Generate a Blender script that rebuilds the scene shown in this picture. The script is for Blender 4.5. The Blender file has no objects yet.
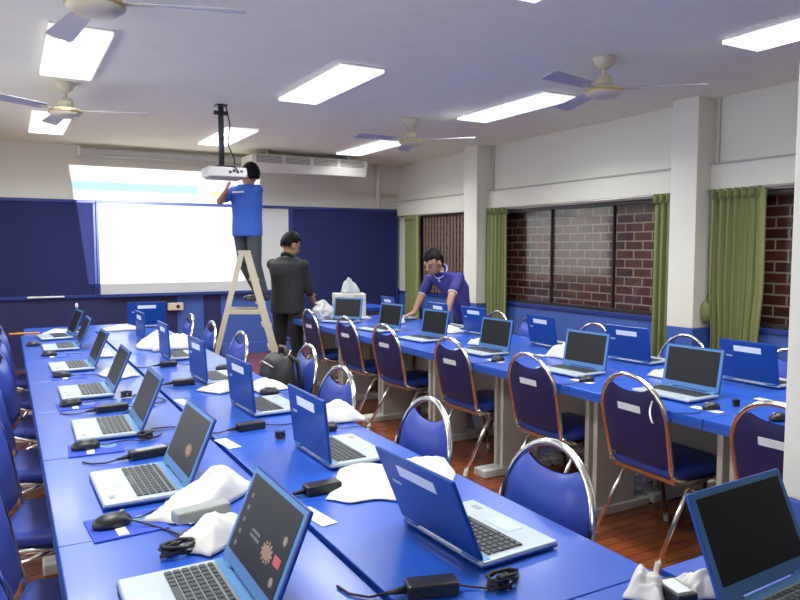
import bpy, bmesh, math, random
from mathutils import Vector, Matrix, Euler, noise
random.seed(7)
sc = bpy.context.scene
COL = sc.collection
R = math.radians
H = 2.82            # ceiling height
YF = 9.9            # front wall
XR = 5.5            # window wall
XL = -1.7
YB = -2.6

# ------------------------------------------------------------------ materials
MATS = {}
def mat(name, col, rough=.5, metal=0., spec=.5, bump=0., bscale=60., var=.06, vscale=6., coat=0., trans=0., sheen=0., emit=None, es=0.):
    if name in MATS: return MATS[name]
    m = bpy.data.materials.new(name); m.use_nodes = True
    nt = m.node_tree; b = nt.nodes['Principled BSDF']
    tc = nt.nodes.new('ShaderNodeTexCoord')
    nz = nt.nodes.new('ShaderNodeTexNoise'); nz.inputs['Scale'].default_value = vscale; nz.inputs['Detail'].default_value = 4
    nt.links.new(tc.outputs['Object'], nz.inputs['Vector'])
    mx = nt.nodes.new('ShaderNodeMixRGB')
    mx.inputs[1].default_value = (*[c*(1-var) for c in col], 1)
    mx.inputs[2].default_value = (*[min(1, c*(1+var)) for c in col], 1)
    nt.links.new(nz.outputs['Fac'], mx.inputs[0])
    nt.links.new(mx.outputs[0], b.inputs['Base Color'])
    b.inputs['Roughness'].default_value = rough
    b.inputs['Metallic'].default_value = metal
    b.inputs['Specular IOR Level'].default_value = spec
    b.inputs['Coat Weight'].default_value = coat
    b.inputs['Coat Roughness'].default_value = .12
    b.inputs['Transmission Weight'].default_value = trans
    b.inputs['Sheen Weight'].default_value = sheen
    if emit:
        b.inputs['Emission Color'].default_value = (*emit, 1); b.inputs['Emission Strength'].default_value = es
    if bump > 0:
        n2 = nt.nodes.new('ShaderNodeTexNoise'); n2.inputs['Scale'].default_value = bscale; n2.inputs['Detail'].default_value = 3
        nt.links.new(tc.outputs['Object'], n2.inputs['Vector'])
        bp = nt.nodes.new('ShaderNodeBump'); bp.inputs['Strength'].default_value = bump; bp.inputs['Distance'].default_value = .01
        nt.links.new(n2.outputs['Fac'], bp.inputs['Height']); nt.links.new(bp.outputs[0], b.inputs['Normal'])
    MATS[name] = m
    return m

M_CEIL = mat('ceiling_paint', (.96, .95, .76), .85, spec=.2, bump=.05)
M_WALL = mat('wall_paint', (.74, .72, .63), .8, spec=.25, bump=.06, var=.04, vscale=2)
M_BLUEPAINT = mat('blue_wall_paint', (.05, .11, .40), .45, bump=.04)
M_NAVYPANEL = mat('navy_wall_panel', (.012, .015, .09), .6)
M_TABLE = mat('blue_laminate', (.013, .078, .46), .33, spec=.55, coat=.16, var=.05, bump=.02, bscale=250)
M_TEDGE = mat('dark_blue_edge_band', (.02, .07, .34), .4)
M_TLEG = mat('beige_leg_board', (.62, .60, .54), .5)
M_TMOD = mat('grey_modesty_board', (.40, .385, .37), .55)
M_CHROME = mat('chrome_tube', (.80, .78, .74), .16, 1., var=.02)
M_VINYL = mat('blue_vinyl', (.028, .058, .36), .40, spec=.4, coat=.08, bump=.06, bscale=120)
M_VINYLB = mat('navy_vinyl_back', (.012, .011, .085), .5, bump=.08, bscale=150)
M_RUBW = mat('pale_rubber', (.72, .72, .66), .6)
M_LID = mat('blue_laptop_shell', (.005, .050, .26), .32, .1, spec=.35, coat=.12, var=.03)
M_BEZEL = mat('blue_laptop_bezel', (.065, .19, .44), .4, .3)
M_PALM = mat('silver_blue_palm_rest', (.44, .50, .55), .42, .3)
M_STRIP = mat('sky_blue_hinge_strip', (.12, .33, .62), .3, .4)
M_KEYBED = mat('grey_key_bed', (.22, .25, .26), .5)
M_KEY = mat('dark_keys', (.035, .04, .045), .45)
M_PAD = mat('touchpad_grey', (.48, .57, .60), .35, .3)
M_SCREEN = mat('dark_screen', (.009, .010, .011), .38, spec=.22)
M_BLACK = mat('black_plastic', (.012, .012, .013), .4)
M_BLACKM = mat('black_rubber', (.010, .010, .012), .6)
M_GREYP = mat('grey_plastic', (.28, .30, .29), .5)
M_FOAM = mat('white_foam_wrap', (.68, .66, .62), .7, bump=.12, bscale=90, var=.03)
M_PAPER = mat('white_paper', (.72, .73, .76), .6)
M_MPAD = mat('blue_mouse_pad', (.018, .06, .50), .7, bump=.08, bscale=300)
M_WBOARD = mat('white_board', (.62, .63, .62), .25, var=.02)
M_FELT = mat('navy_felt', (.007, .013, .09), .9, bump=.15, bscale=200, sheen=.05)
M_FRAME = mat('dark_blue_frame', (.015, .03, .20), .4)
M_ALU = mat('aluminium', (.62, .60, .54), .38, .6)
M_LADDER = mat('cream_ladder_metal', (.60, .54, .40), .45, .15)
M_CREAM = mat('cream_enamel', (.66, .60, .44), .4)
M_BLADE = mat('grey_blade', (.52, .52, .56), .45)
M_BRASS = mat('brass_band', (.62, .47, .16), .3, .8)
M_ACW = mat('ac_casing', (.70, .68, .62), .5)
M_ACD = mat('ac_grille', (.25, .22, .18), .6)
M_CURT = mat('olive_curtain', (.17, .195, .06), .75, sheen=.2, bump=.1, bscale=40, var=.12)
M_CURT2 = mat('olive_curtain_band', (.30, .30, .11), .75, bump=.3, bscale=60, var=.25, vscale=30)
M_BROWN = mat('brown_blind', (.17, .105, .085), .6, var=.15)
M_BRASSW = mat('brown_window_frame', (.022, .014, .012), .4)
M_SKIN = mat('skin', (.42, .22, .13), .55)
M_SKIN2 = mat('skin_lips', (.30, .12, .09), .5)
M_HAIR = mat('black_hair', (.006, .005, .005), .6, spec=.15, bump=.4, bscale=120)
M_SHIRTB = mat('bright_blue_shirt', (.03, .11, .50), .8, bump=.25, bscale=18)
M_SHIRTP = mat('indigo_polo', (.025, .022, .17), .8, bump=.25, bscale=18)
M_JACKET = mat('black_jacket', (.012, .012, .014), .75, bump=.3, bscale=16)
M_TROU = mat('dark_grey_trousers', (.045, .055, .065), .8, bump=.3, bscale=14)
M_TROU2 = mat('black_trousers', (.014, .014, .018), .8, bump=.3, bscale=14)
M_SHOE = mat('dark_shoe', (.03, .035, .035), .5)
M_BAG = mat('black_nylon', (.012, .011, .012), .5, bump=.35, bscale=30)
M_BAG2 = mat('brown_strap', (.10, .07, .04), .6)
M_PRN = mat('beige_printer', (.66, .63, .54), .5)
M_PRN2 = mat('beige_dark', (.30, .29, .26), .5)
M_ORANGE = mat('orange_plastic', (.80, .30, .02), .5)
M_PLASTIC = mat('clear_plastic_bag', (.75, .78, .80), .12, spec=.8, trans=.35)
M_PROJ = mat('projector_shell', (.72, .71, .66), .4)
M_WHITEP = mat('white_plastic', (.85, .85, .83), .4)
M_LENS = mat('lens_glass', (.02, .02, .03), .05, spec=.9, emit=(.8, .9, 1.), es=2.0)
M_DIFF = mat('lit_tube', (1, 1, 1), .5, emit=(.93, .97, 1.), es=9.)
M_LOUV = mat('glowing_white_louvre', (.85, .85, .88), .4, emit=(.95, .97, 1.), es=1.0)  # added glow makes louvre and rim look lit by the tubes
M_EYE = mat('eye_dark', (.02, .015, .015), .2)

def sticker_mat():
    if 'printed_sticker' in MATS: return MATS['printed_sticker']
    m = bpy.data.materials.new('printed_sticker'); m.use_nodes = True; nt = m.node_tree; b = nt.nodes['Principled BSDF']
    tc = nt.nodes.new('ShaderNodeTexCoord'); mp = nt.nodes.new('ShaderNodeMapping'); mp.inputs['Scale'].default_value = (55, 9, 9)
    nt.links.new(tc.outputs['Generated'], mp.inputs['Vector'])
    nz = nt.nodes.new('ShaderNodeTexNoise'); nz.inputs['Scale'].default_value = 1.; nt.links.new(mp.outputs[0], nz.inputs['Vector'])
    cr = nt.nodes.new('ShaderNodeValToRGB'); cr.color_ramp.elements[0].position = .36; cr.color_ramp.elements[1].position = .46
    cr.color_ramp.elements[0].color = (.42, .50, .68, 1); cr.color_ramp.elements[1].color = (.80, .84, .90, 1)
    nt.links.new(nz.outputs['Fac'], cr.inputs[0]); nt.links.new(cr.outputs[0], b.inputs['Base Color']); b.inputs['Roughness'].default_value = .5
    MATS['printed_sticker'] = m; return m
M_STICK = sticker_mat()

def brick_mat(name, c1, c2, mortar, sx, w, h, rough, plank=False):
    m = bpy.data.materials.new(name); m.use_nodes = True; nt = m.node_tree; b = nt.nodes['Principled BSDF']
    tc = nt.nodes.new('ShaderNodeTexCoord'); mp = nt.nodes.new('ShaderNodeMapping')
    if sx == 'yz':
        sp = nt.nodes.new('ShaderNodeSeparateXYZ'); cb = nt.nodes.new('ShaderNodeCombineXYZ'); nt.links.new(tc.outputs['Object'], sp.inputs[0])
        nt.links.new(sp.outputs[1], cb.inputs[0]); nt.links.new(sp.outputs[2], cb.inputs[1]); nt.links.new(cb.outputs[0], mp.inputs['Vector'])
    else:
        mp.inputs['Rotation'].default_value = sx; nt.links.new(tc.outputs['Object'], mp.inputs['Vector'])
    br = nt.nodes.new('ShaderNodeTexBrick'); br.inputs['Scale'].default_value = 1
    br.inputs['Brick Width'].default_value = w; br.inputs['Row Height'].default_value = h
    br.inputs['Mortar Size'].default_value = .0025 if plank else .008
    br.inputs['Color1'].default_value = (*c1, 1); br.inputs['Color2'].default_value = (*c2, 1); br.inputs['Mortar'].default_value = (*mortar, 1)
    br.inputs['Bias'].default_value = 0.
    nt.links.new(mp.outputs[0], br.inputs['Vector'])
    nz = nt.nodes.new('ShaderNodeTexNoise'); nz.inputs['Scale'].default_value = 7; nz.inputs['Detail'].default_value = 6
    nt.links.new(mp.outputs[0], nz.inputs['Vector'])
    mx = nt.nodes.new('ShaderNodeMixRGB'); mx.blend_type = 'MULTIPLY'; mx.inputs[0].default_value = .55
    nt.links.new(br.outputs['Color'], mx.inputs[1]); nt.links.new(nz.outputs['Color'], mx.inputs[2])
    nt.links.new(mx.outputs[0], b.inputs['Base Color']); b.inputs['Roughness'].default_value = rough
    return m
M_FLOOR = brick_mat('red_brown_parquet', (.34, .085, .022), (.20, .05, .014), (.03, .01, .006), (0, 0, 0), .42, .07, .24, True)
M_BRICK = brick_mat('dark_red_brick', (.11, .024, .016), (.050, .014, .010), (.34, .27, .19), 'yz', .235, .093, .4)

def glass_mat():
    m = bpy.data.materials.new('window_glass'); m.use_nodes = True; nt = m.node_tree
    for n in list(nt.nodes): nt.nodes.remove(n)
    o = nt.nodes.new('ShaderNodeOutputMaterial'); t = nt.nodes.new('ShaderNodeBsdfTransparent'); g = nt.nodes.new('ShaderNodeBsdfGlossy')
    g.inputs['Roughness'].default_value = .06; f = nt.nodes.new('ShaderNodeFresnel'); f.inputs['IOR'].default_value = 1.5
    tc = nt.nodes.new('ShaderNodeTexCoord'); nz = nt.nodes.new('ShaderNodeTexNoise'); nz.inputs['Scale'].default_value = 1.5
    nt.links.new(tc.outputs['Object'], nz.inputs['Vector'])
    bp = nt.nodes.new('ShaderNodeBump'); bp.inputs['Strength'].default_value = .04; nt.links.new(nz.outputs['Fac'], bp.inputs['Height']); nt.links.new(bp.outputs[0], g.inputs['Normal'])
    mx = nt.nodes.new('ShaderNodeMixShader'); ml = nt.nodes.new('ShaderNodeMath'); ml.operation = 'MULTIPLY'; ml.inputs[1].default_value = .09; nt.links.new(f.outputs[0], ml.inputs[0]); nt.links.new(ml.outputs[0], mx.inputs[0]); nt.links.new(t.outputs[0], mx.inputs[1]); nt.links.new(g.outputs[0], mx.inputs[2])
    nt.links.new(mx.outputs[0], o.inputs['Surface']); return m
M_GLASS = glass_mat()

# ------------------------------------------------------------------ mesh helpers
class MB:
    def __init__(s): s.bm = bmesh.new()
    def _x(s, verts, M): bmesh.ops.transform(s.bm, matrix=M, verts=verts)
    def box(s, c, d, rot=(0, 0, 0), taper=None):
        r = bmesh.ops.create_cube(s.bm, size=1)['verts']
        if taper:
            for v in r:
                if v.co.z > 0: v.co.x *= taper; v.co.y *= taper
        s._x(r, Matrix.Translation(c) @ Euler(rot).to_matrix().to_4x4() @ Matrix.Diagonal((*d, 1))); return s
    def bar(s, a, b, w, t, up=(0, 0, 1)):      # rectangular bar from a to b, w along side, t along up
        a = Vector(a); b = Vector(b); z = (b-a); L = z.length; z.normalize(); u = Vector(up); x = u.cross(z)
        if x.length < 1e-4: x = Vector((1, 0, 0)).cross(z)
        x.normalize(); y = z.cross(x)
        r = bmesh.ops.create_cube(s.bm, size=1)['verts']
        M = Matrix((x, y, z)).transposed().to_4x4(); M.translation = (a+b)/2
        s._x(r, M @ Matrix.Diagonal((w, t, L, 1))); return s
    def cyl(s, a, b, r0, r1=None, n=16):
        a = Vector(a); b = Vector(b); z = b-a; L = z.length
        r = bmesh.ops.create_cone(s.bm, cap_ends=True, segments=n, radius1=r0, radius2=r0 if r1 is None else r1, depth=L)['verts']
        M = z.to_track_quat('Z', 'Y').to_matrix().to_4x4(); M.translation = (a+b)/2
        s._x(r, M); return s
    def ell(s, c, rad, rot=None, sub=2):
        r = bmesh.ops.create_icosphere(s.bm, subdivisions=sub, radius=1)['verts']
        M = Matrix.Translation(c) @ ((rot.to_4x4() if rot is not None else Matrix.Identity(4)) @ Matrix.Diagonal((*rad, 1)))
        s._x(r, M); return s
    def cap(s, a, ra, b, rb, n=14):            # tapered capsule
        s.ell(a, (ra, ra, ra)); s.ell(b, (rb, rb, rb)); return s.cyl(a, b, ra, rb, n)
    def tube(s, pts, r, closed=False, n=10):
        pts = [Vector(p) for p in pts]; N = len(pts); rings = []; pu = None
        for i, p in enumerate(pts):
            if closed: t = pts[(i+1) % N]-pts[i-1]
            else: t = pts[min(i+1, N-1)]-pts[max(i-1, 0)]
            if t.length < 1e-6: t = Vector((0, 0, 1))
            t.normalize()
            if pu is None: pu = t.orthogonal().normalized()
            u = (pu - t*pu.dot(t))
            if u.length < 1e-5: u = t.orthogonal()
            u.normalize(); pu = u; v = t.cross(u)
            rings.append([s.bm.verts.new(p+(u*math.cos(2*math.pi*k/n)+v*math.sin(2*math.pi*k/n))*r) for k in range(n)])
        for i in range(N if closed else N-1):
            A = rings[i]; B = rings[(i+1) % N]
            for k in range(n): s.bm.faces.new((A[k], A[(k+1) % n], B[(k+1) % n], B[k]))
        if not closed:
            s.bm.faces.new(rings[0][::-1]); s.bm.faces.new(rings[-1])
        return s
    def loft(s, rings):                        # rings: (center, ax, ay) ellipses
        R_ = []; n = 20
        for c, ax, ay in rings:
            c = Vector(c); ax = Vector(ax); ay = Vector(ay)
            R_.append([s.bm.verts.new(c+ax*math.cos(2*math.pi*k/n)+ay*math.sin(2*math.pi*k/n)) for k in range(n)])
        for A, B in zip(R_, R_[1:]):
            for k in range(n): s.bm.faces.new((A[k], A[(k+1) % n], B[(k+1) % n], B[k]))
        s.bm.faces.new(R_[0][::-1]); s.bm.faces.new(R_[-1]); return s
    def lathe(s, prof, c=(0, 0, 0), n=24):
        R_ = []; c = Vector(c)
        for r, z in prof: R_.append([s.bm.verts.new(c+Vector((r*math.cos(2*math.pi*k/n), r*math.sin(2*math.pi*k/n), z))) for k in range(n)])
        for A, B in zip(R_, R_[1:]):
            for k in range(n): s.bm.faces.new((A[k], A[(k+1) % n], B[(k+1) % n], B[k]))
        s.bm.faces.new(R_[0][::-1]); s.bm.faces.new(R_[-1]); return s
    def slab(s, poly, z0, z1):                 # polygon (xy) extruded in z
        A = [s.bm.verts.new((x, y, z0)) for x, y in poly]; B = [s.bm.verts.new((x, y, z1)) for x, y in poly]; n = len(poly)
        for k in range(n): s.bm.faces.new((A[k], A[(k+1) % n], B[(k+1) % n], B[k]))
        s.bm.faces.new(A[::-1]); s.bm.faces.new(B); return s
    def grid(s, nu, nv, f):
        V = [[s.bm.verts.new(f(i/nu, j/nv)) for j in range(nv+1)] for i in range(nu+1)]
        for i in range(nu):
            for j in range(nv): s.bm.faces.new((V[i][j], V[i+1][j], V[i+1][j+1], V[i][j+1]))
        return s
    def build(s, name, m, parent=None, bevel=0., smooth=False, seg=2, sub=0, solid=0.):
        bmesh.ops.recalc_face_normals(s.bm, faces=s.bm.faces[:])
        me = bpy.data.meshes.new(name); s.bm.to_mesh(me); s.bm.free()
        o = bpy.data.objects.new(name, me); COL.objects.link(o); me.materials.append(m)
        if parent: o.parent = parent
        if smooth:
            for p in me.polygons: p.use_smooth = True
        if solid: md = o.modifiers.new('Solidify', 'SOLIDIFY'); md.thickness = solid
        if bevel: md = o.modifiers.new('Bevel', 'BEVEL'); md.width = bevel; md.segments = seg; md.limit_method = 'ANGLE'; md.angle_limit = R(40)
        if sub: md = o.modifiers.new('Subsurf', 'SUBSURF'); md.levels = sub; md.render_levels = sub
        return o

def tag(o, label=None, cat=None, group=None, kind=None):
    if label: o['label'] = label
    if cat: o['category'] = cat
    if group: o['group'] = group
    if kind: o['kind'] = kind
    return o
def empty(name, loc=(0, 0, 0), rz=0.):
    o = bpy.data.objects.new(name, None); COL.objects.link(o); o.location = loc; o.rotation_euler = (0, 0, rz); o.empty_display_size = .1
    return o
def kids(o): return [c for c in COL.objects if c.parent == o]
def copy_tree(o, parent=None):
    c = o.copy(); COL.objects.link(c)
    if parent: c.parent = parent
    for ch in kids(o): copy_tree(ch, c)
    return c
def child(o, name):
    for c in kids(o):
        if c.name.split('.')[0] == name: return c
def struct(o, label=None): return tag(o, label=label, kind='structure')

# ------------------------------------------------------------------ room shell
def wallbox(name, x0, x1, y0, y1, z0, z1, m, bevel=0.):
    return struct(MB().box(((x0+x1)/2, (y0+y1)/2, (z0+z1)/2), (x1-x0, y1-y0, z1-z0)).build(name, m, bevel=bevel))
wallbox('floor', XL-.1, XR+.6, YB-.1, YF+.1, -.1, 0, M_FLOOR)
wallbox('ceiling', XL-.1, XR+.6, YB-.1, YF+.1, H, H+.1, M_CEIL)
wallbox('wall_front', XL-.1, XR+.6, YF, YF+.1, 0, H, M_WALL)
wallbox('wall_back', XL-.1, XR+.6, YB-.1, YB, 0, H, M_WALL)
wallbox('wall_left_lower', XL-.1, XL, YB, YF, 0, .95, M_BLUEPAINT)
wallbox('wall_left_upper', XL-.1, XL, YB, YF, 2.15, H, M_WALL)
LW = [YB, -1.9, 1.2, 1.7, 4.7, 5.2, 8.2, YF]
for k in range(0, 8, 2): wallbox('wall_left_pier', XL-.1, XL, LW[k], LW[k+1], .95, 2.15, M_WALL)
# front wainscot: blue with thin navy panels set on it
wallbox('trim_1', XL, XR, YF-.02, YF, 0, .87, M_BLUEPAINT)
wallbox('trim_2', XL, 2.02, YF-.03, YF-.02, .02, .86, M_NAVYPANEL)
wallbox('trim_3', 2.38, 2.62, YF-.03, YF-.02, .02, .86, M_NAVYPANEL)
wallbox('baseboard_front', 2.62, XR, YF-.045, YF-.02, 0, .16, M_BLUEPAINT, .004)
# window wall: sill wall, beam, piers, columns
WZ0, WZ1 = .84, 1.99
wins = [(7.75, 9.25), (4.40, 7.28), (1.20, 4.02)]     # clear openings along Y
wallbox('wall_right_lower', XR, XR+.12, YB, YF, 0, WZ0, M_BLUEPAINT)
wallbox('wall_right_upper', XR, XR+.12, YB, YF, WZ1, H, M_WALL)
ys = [YB, 1.20, 4.02, 4.40, 7.28, 7.75, 9.25, YF]
for k in range(0, 8, 2):
    wallbox('wall_right_pier', XR, XR+.12, ys[k], ys[k+1], WZ0, WZ1, M_WALL)
COLY = [(4.14, 4.42), (7.42, 7.71), (.86, 1.14)]
def column(x0, x1, y0, y1):
    wallbox('column_white', x0, x1, y0, y1, .80, H, M_WALL, .006)
    wallbox('column_blue_base', x0-.002, x1+.002, y0-.002, y1+.002, 0, .80, M_BLUEPAINT, .006)
for y0, y1 in COLY: column(5.26, XR, y0, y1)
column(1.905, 2.20, .90, 1.185)                          # free column beside the near cross table
# projecting lintel band and a ledge line
for y0, y1 in ((7.71, YF), (4.42, 7.42), (1.14, 4.14), (YB, .86)):
    wallbox('trim_4', XR-.06, XR, y0, y1, 2.02, 2.235, M_WALL, .004)
    wallbox('trim_5', XR-.075, XR, y0, y1, 2.235, 2.25, mat('ledge_grey', (.42, .41, .39), .7), 0)
    wallbox('trim_6', XR-.02, XR, y0, y1, .80, .84, M_FRAME, .004)
for y in (4.10, 7.38): wallbox('trim_7', XR-.012, XR, y-.005, y, 2.25, H, mat('ledge_grey', (.42, .41, .39), .7))

# outside brick wall seen through the glass
struct(MB().box((XR+.175, 4, 1.4), (.08, 11, 2.4)).build('wall_outside', M_BRICK))
def window(n, y0, y1, mull):
    f = MB(); x = XR+.05
    f.box((x, (y0+y1)/2, WZ0+.02), (.06, y1-y0, .04)).box((x, (y0+y1)/2, WZ1-.02), (.06, y1-y0, .04))
    f.box((x, y0+.02, (WZ0+WZ1)/2), (.06, .04, WZ1-WZ0)).box((x, y1-.02, (WZ0+WZ1)/2), (.06, .04, WZ1-WZ0))
    w = struct(f.build('window_%d' % n, M_BRASSW, bevel=.003))
    for ym in mull: MB().box((x, ym, (WZ0+WZ1)/2), (.04, .018, WZ1-WZ0-.08)).build('mullion', M_BRASSW, w)
    MB().box((x+.01, (y0+y1)/2, (WZ0+WZ1)/2), (.004, y1-y0-.08, WZ1-WZ0-.08)).build('pane', M_GLASS, w)
LWIN = []
window(1, *wins[0], [8.5]); window(2, *wins[1], [5.36, 6.32]); window(3, *wins[2], [2.14, 3.08])

for n, (y0, y1) in enumerate(((-1.9, 1.2), (1.7, 4.7), (5.2, 8.2))):
    f = MB(); x = XL-.05
    f.box((x, (y0+y1)/2, .97), (.06, y1-y0, .04)).box((x, (y0+y1)/2, 2.13), (.06, y1-y0, .04)).box((x, y0+.02, 1.55), (.06, .04, 1.2)).box((x, y1-.02, 1.55), (.06, .04, 1.2))
    w = struct(f.build('window_%d' % (4+n), M_BRASSW, bevel=.003))
    for q in (1, 2): MB().box((x, y0+(y1-y0)*q/3, 1.55), (.05, .03, 1.12)).build('mullion', M_BRASSW, w)
    MB().box((x-.01, (y0+y1)/2, 1.55), (.004, y1-y0-.08, 1.12)).build('pane', M_GLASS, w)
# vertical brown blind in the far window
t = empty('vertical_blind', (5.47, 8.4, 0)); tag(t, 'dark brown vertical slat blind in the farthest window behind the bending man', 'blind')
b = MB()
for k in range(17): b.box((0, -.66+k*.082, 1.42), (.005, .070, 1.12), (0, 0, R(-8)))
b.build('slats', M_BROWN, t); MB().box((0, 0, 1.99), (.03, 1.42, .035)).build('head_rail', M_BRASSW, t)

def curtain(y0, y1, z0, label, n, seed, x=5.40, swell=0.):
    rnd = random.Random(seed); ph = [rnd.uniform(0, 6) for _ in range(4)]
    def f(u, v):
        z = z0+(2.0-z0)*v
        k = 1-.16*math.exp(-((v-.32)/.16)**2)*swell
        y = y0+(y1-y0)*(.5+(u-.5)*k*(1-.06*v))
        a = .032*(1-.35*v)
        w = math.sin(u*n*2*math.pi+ph[0])+.4*math.sin(u*n*4.3*math.pi+ph[1]+v*1.5)
        return Vector((x+a*w*.8, y, z))
    t = empty('curtain', (0, 0, 0))
    MB().grid(n*12, 24, f).build('drape', M_CURT, t, smooth=True, solid=.004)
    # pinched heading
    def g(u, v):
        y = y0+(y1-y0)*(.5+(u-.5)*.94); return Vector((x-.012+.03*math.sin(u*n*2*math.pi+ph[0]), y, 1.93+.085*v))
    MB().grid(n*12, 2, g).build('heading', M_CURT, t, smooth=True, solid=.01)
    if swell:
        m = MB()
        for side in (0, 1):
            def h(u, v, s=side):
                p = f(.93+u*.06, v) if s else f(.01+u*.05, v); return p+Vector((-.012, 0, 0))
            m.grid(3, 24, h)
        m.build('edge_band', M_CURT2, t, smooth=True)
    return tag(t, label, 'curtain')
curtain(3.58, 4.10, .12, 'green pleated curtain hanging beside the column nearest the camera on the window wall', 7, 1, swell=1)
curtain(4.46, 4.70, .12, 'narrow green curtain at the near end of the wide brick-view window', 3, 2)
curtain(6.98, 7.40, .12, 'green curtain at the far end of the wide brick-view window', 5, 3, swell=.4)
curtain(9.12, 9.52, .12, 'green curtain in the far corner behind the bending man', 5, 4, swell=.6)
for y0, y1, lb in ((7.73, 9.8, 'thin grey curtain rail over the farthest window'), (4.43, 7.41, 'thin grey curtain rail over the wide middle window'), (1.16, 4.13, 'thin grey curtain rail over the window nearest the camera')):
    tag(MB().cyl((5.40, y0, 2.005), (5.40, y1, 2.005), .010).build('curtain_rail', M_ALU, smooth=True), lb, 'curtain rail')
# tieback tassel on the near curtain
tag(MB().ell((5.37, 4.10, .95), (.03, .05, .10)).tube([(5.44, 4.13, 1.1), (5.38, 4.11, 1.02), (5.37, 4.10, .95)], .008).build('curtain_tieback', M_CURT, smooth=True), 'green curtain tieback bunched at the side of the nearest curtain', 'tieback')

# ------------------------------------------------------------------ front wall things
def board(name, x0, x1, z0, z1, m, label, cat):
    t = empty(name, ((x0+x1)/2, YF, z0)); w = x1-x0; h = z1-z0
    MB().box((0, -.03, h/2), (w-.02, .03, h-.02)).build('panel', m, t)
    f = MB().box((0, -.035, .02), (w, .05, .04)).box((0, -.035, h-.02), (w, .05, .04)).box((-w/2+.015, -.035, h/2), (.03, .05, h-.08)).box((w/2-.015, -.035, h/2), (.03, .05, h-.08))
    f.build('frame', M_FRAME, t, bevel=.004)
    return tag(t, label, cat)
board('felt_board', XL+.05, 1.02, .87, 2.125, M_FELT, 'wide navy felt board left of the whiteboard', 'notice board')
wb = board('whiteboard', 1.025, 3.66, .87, 2.125, M_WBOARD, 'large whiteboard in the middle of the front wall lit by the projector', 'whiteboard')
MB().box((0, -.07, .01), (2.5, .07, .015)).build('pen_tray', M_FRAME, wb, bevel=.003)
board('felt_board', 3.665, 5.46, .57, 2.125, M_FELT, 'navy felt board right of the whiteboard reaching the far corner', 'notice board')
tag(MB().box((.42, YF-.06, .90), (.42, .05, .02)).build('light_strip', M_WHITEP, bevel=.004), 'short pale strip on the bottom ledge of the left felt board', 'strip')
# roller screen casing
t = empty('projection_screen_case', (1.95, 9.8, 2.73)); tag(t, 'long grey roll-up projection screen casing mounted under the ceiling above the whiteboard', 'projector screen')
MB().box((0, 0, 0), (2.2, .10, .09)).build('casing', mat('case_grey', (.50, .50, .48), .5), t, bevel=.02); MB().cyl((-1.08, -.02, -.05), (1.08, -.02, -.05), .012).build('pull_bar', M_ALU, t, smooth=True)
for s in (-1, 1): MB().box((s*1.11, 0, .0), (.03, .12, .12)).build('end_cap', M_WHITEP, t, bevel=.01)
# wall light post (pale conduit seen in the projection) 
tag(MB().box((2.62, YF-.015, 2.47), (.055, .03, .69)).build('cable_trunking', M_WALL, bevel=.003), 'pale vertical cable trunking on the front wall above the whiteboard', 'trunking')
# air conditioner
t = empty('air_conditioner', (3.70, 9.36, 2.50)); t.rotation_euler = (0, 0, R(-1)); tag(t, 'long cream ceiling air conditioner with four dark grilles above the front right', 'air conditioner')
m = MB().slab([(-.22, 0.02), (.22, .06), (.26, .25), (-.27, .25), (-.27, .13)], -.84, .84)
bmesh.ops.transform(m.bm, matrix=Matrix.Rotation(R(90), 4, 'Y') @ Matrix.Rotation(R(90), 4, 'Z'), verts=m.bm.verts[:])
m.build('casing', M_ACW, t, bevel=.012)
for s in (-1, 1): MB().box((s*.6, .0, .285), (.04, .30, .07)).build('hanger', M_ALU, t)
for k in range(4):
    g = MB().box((-.60+k*.40, -.268, .19), (.35, .014, .095)).build('grille', M_ACD, t)
    s = MB()
    for j in range(5): s.box((-.60+k*.40, -.278, .155+j*.018), (.35, .008, .005), (R(20), 0, 0))
    s.build('slats', M_ACW, g)
tag(MB().tube([(4.48, 9.84, 2.56), (4.48, 9.85, 2.42), (4.55, 9.85, 2.36), (4.9, 9.85, 2.35), (5.42, 9.85, 2.34)], .022).build('conduit_pipe', M_WALL, smooth=True), 'cream pipe bending from the air conditioner to the far corner', 'pipe')
tag(MB().cyl((5.10, 9.84, 2.13), (5.10, 9.84, 2.82), .035).build('conduit_pipe', M_WALL, smooth=True), 'vertical cream pipe on the front wall near the far corner', 'pipe')
t = empty('wall_outlet_box', (1.99, YF-.03, .72)); tag(t, 'small beige socket box on the dark wall below the whiteboard', 'socket')
MB().box((0, -.03, 0), (.20, .06, .10)).build('box', M_CREAM, t, bevel=.006); MB().cyl((.03, -.06, 0), (.03, -.066, 0), .025).build('socket', M_BLACK, t)

# ------------------------------------------------------------------ ceiling: lamps, fans
def make_lamp():
    t = empty('ceiling_light')
    MB().box((0, 0, -.008), (.36, 1.30, .016)).build('housing', M_WHITEP, t, bevel=.003)
    MB().box((-.17, 0, -.026), (.010, 1.30, .024)).box((.17, 0, -.026), (.010, 1.30, .024)).box((0, .645, -.026), (.35, .010, .024)).box((0, -.645, -.026), (.35, .010, .024)).build('rim', M_LOUV, t)
    for s in (-1, 1): MB().cyl((s*.08, -.6, -.028), (s*.08, .6, -.028), .011).build('tube', M_DIFF, t, smooth=True)
    l = MB().box((0, 0, -.030), (.006, 1.27, .014))
    for k in range(11): l.box((0, -.58+k*.116, -.030), (.32, .005, .014))
    l.build('louvre', M_LOUV, t)
    return t
lx = {.44: 'left', 2.29: 'middle', 4.15: 'right'}; ly = {2.32: 'nearest', 5.30: 'middle', 8.25: 'farthest'}
L0 = make_lamp(); first = True
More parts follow.
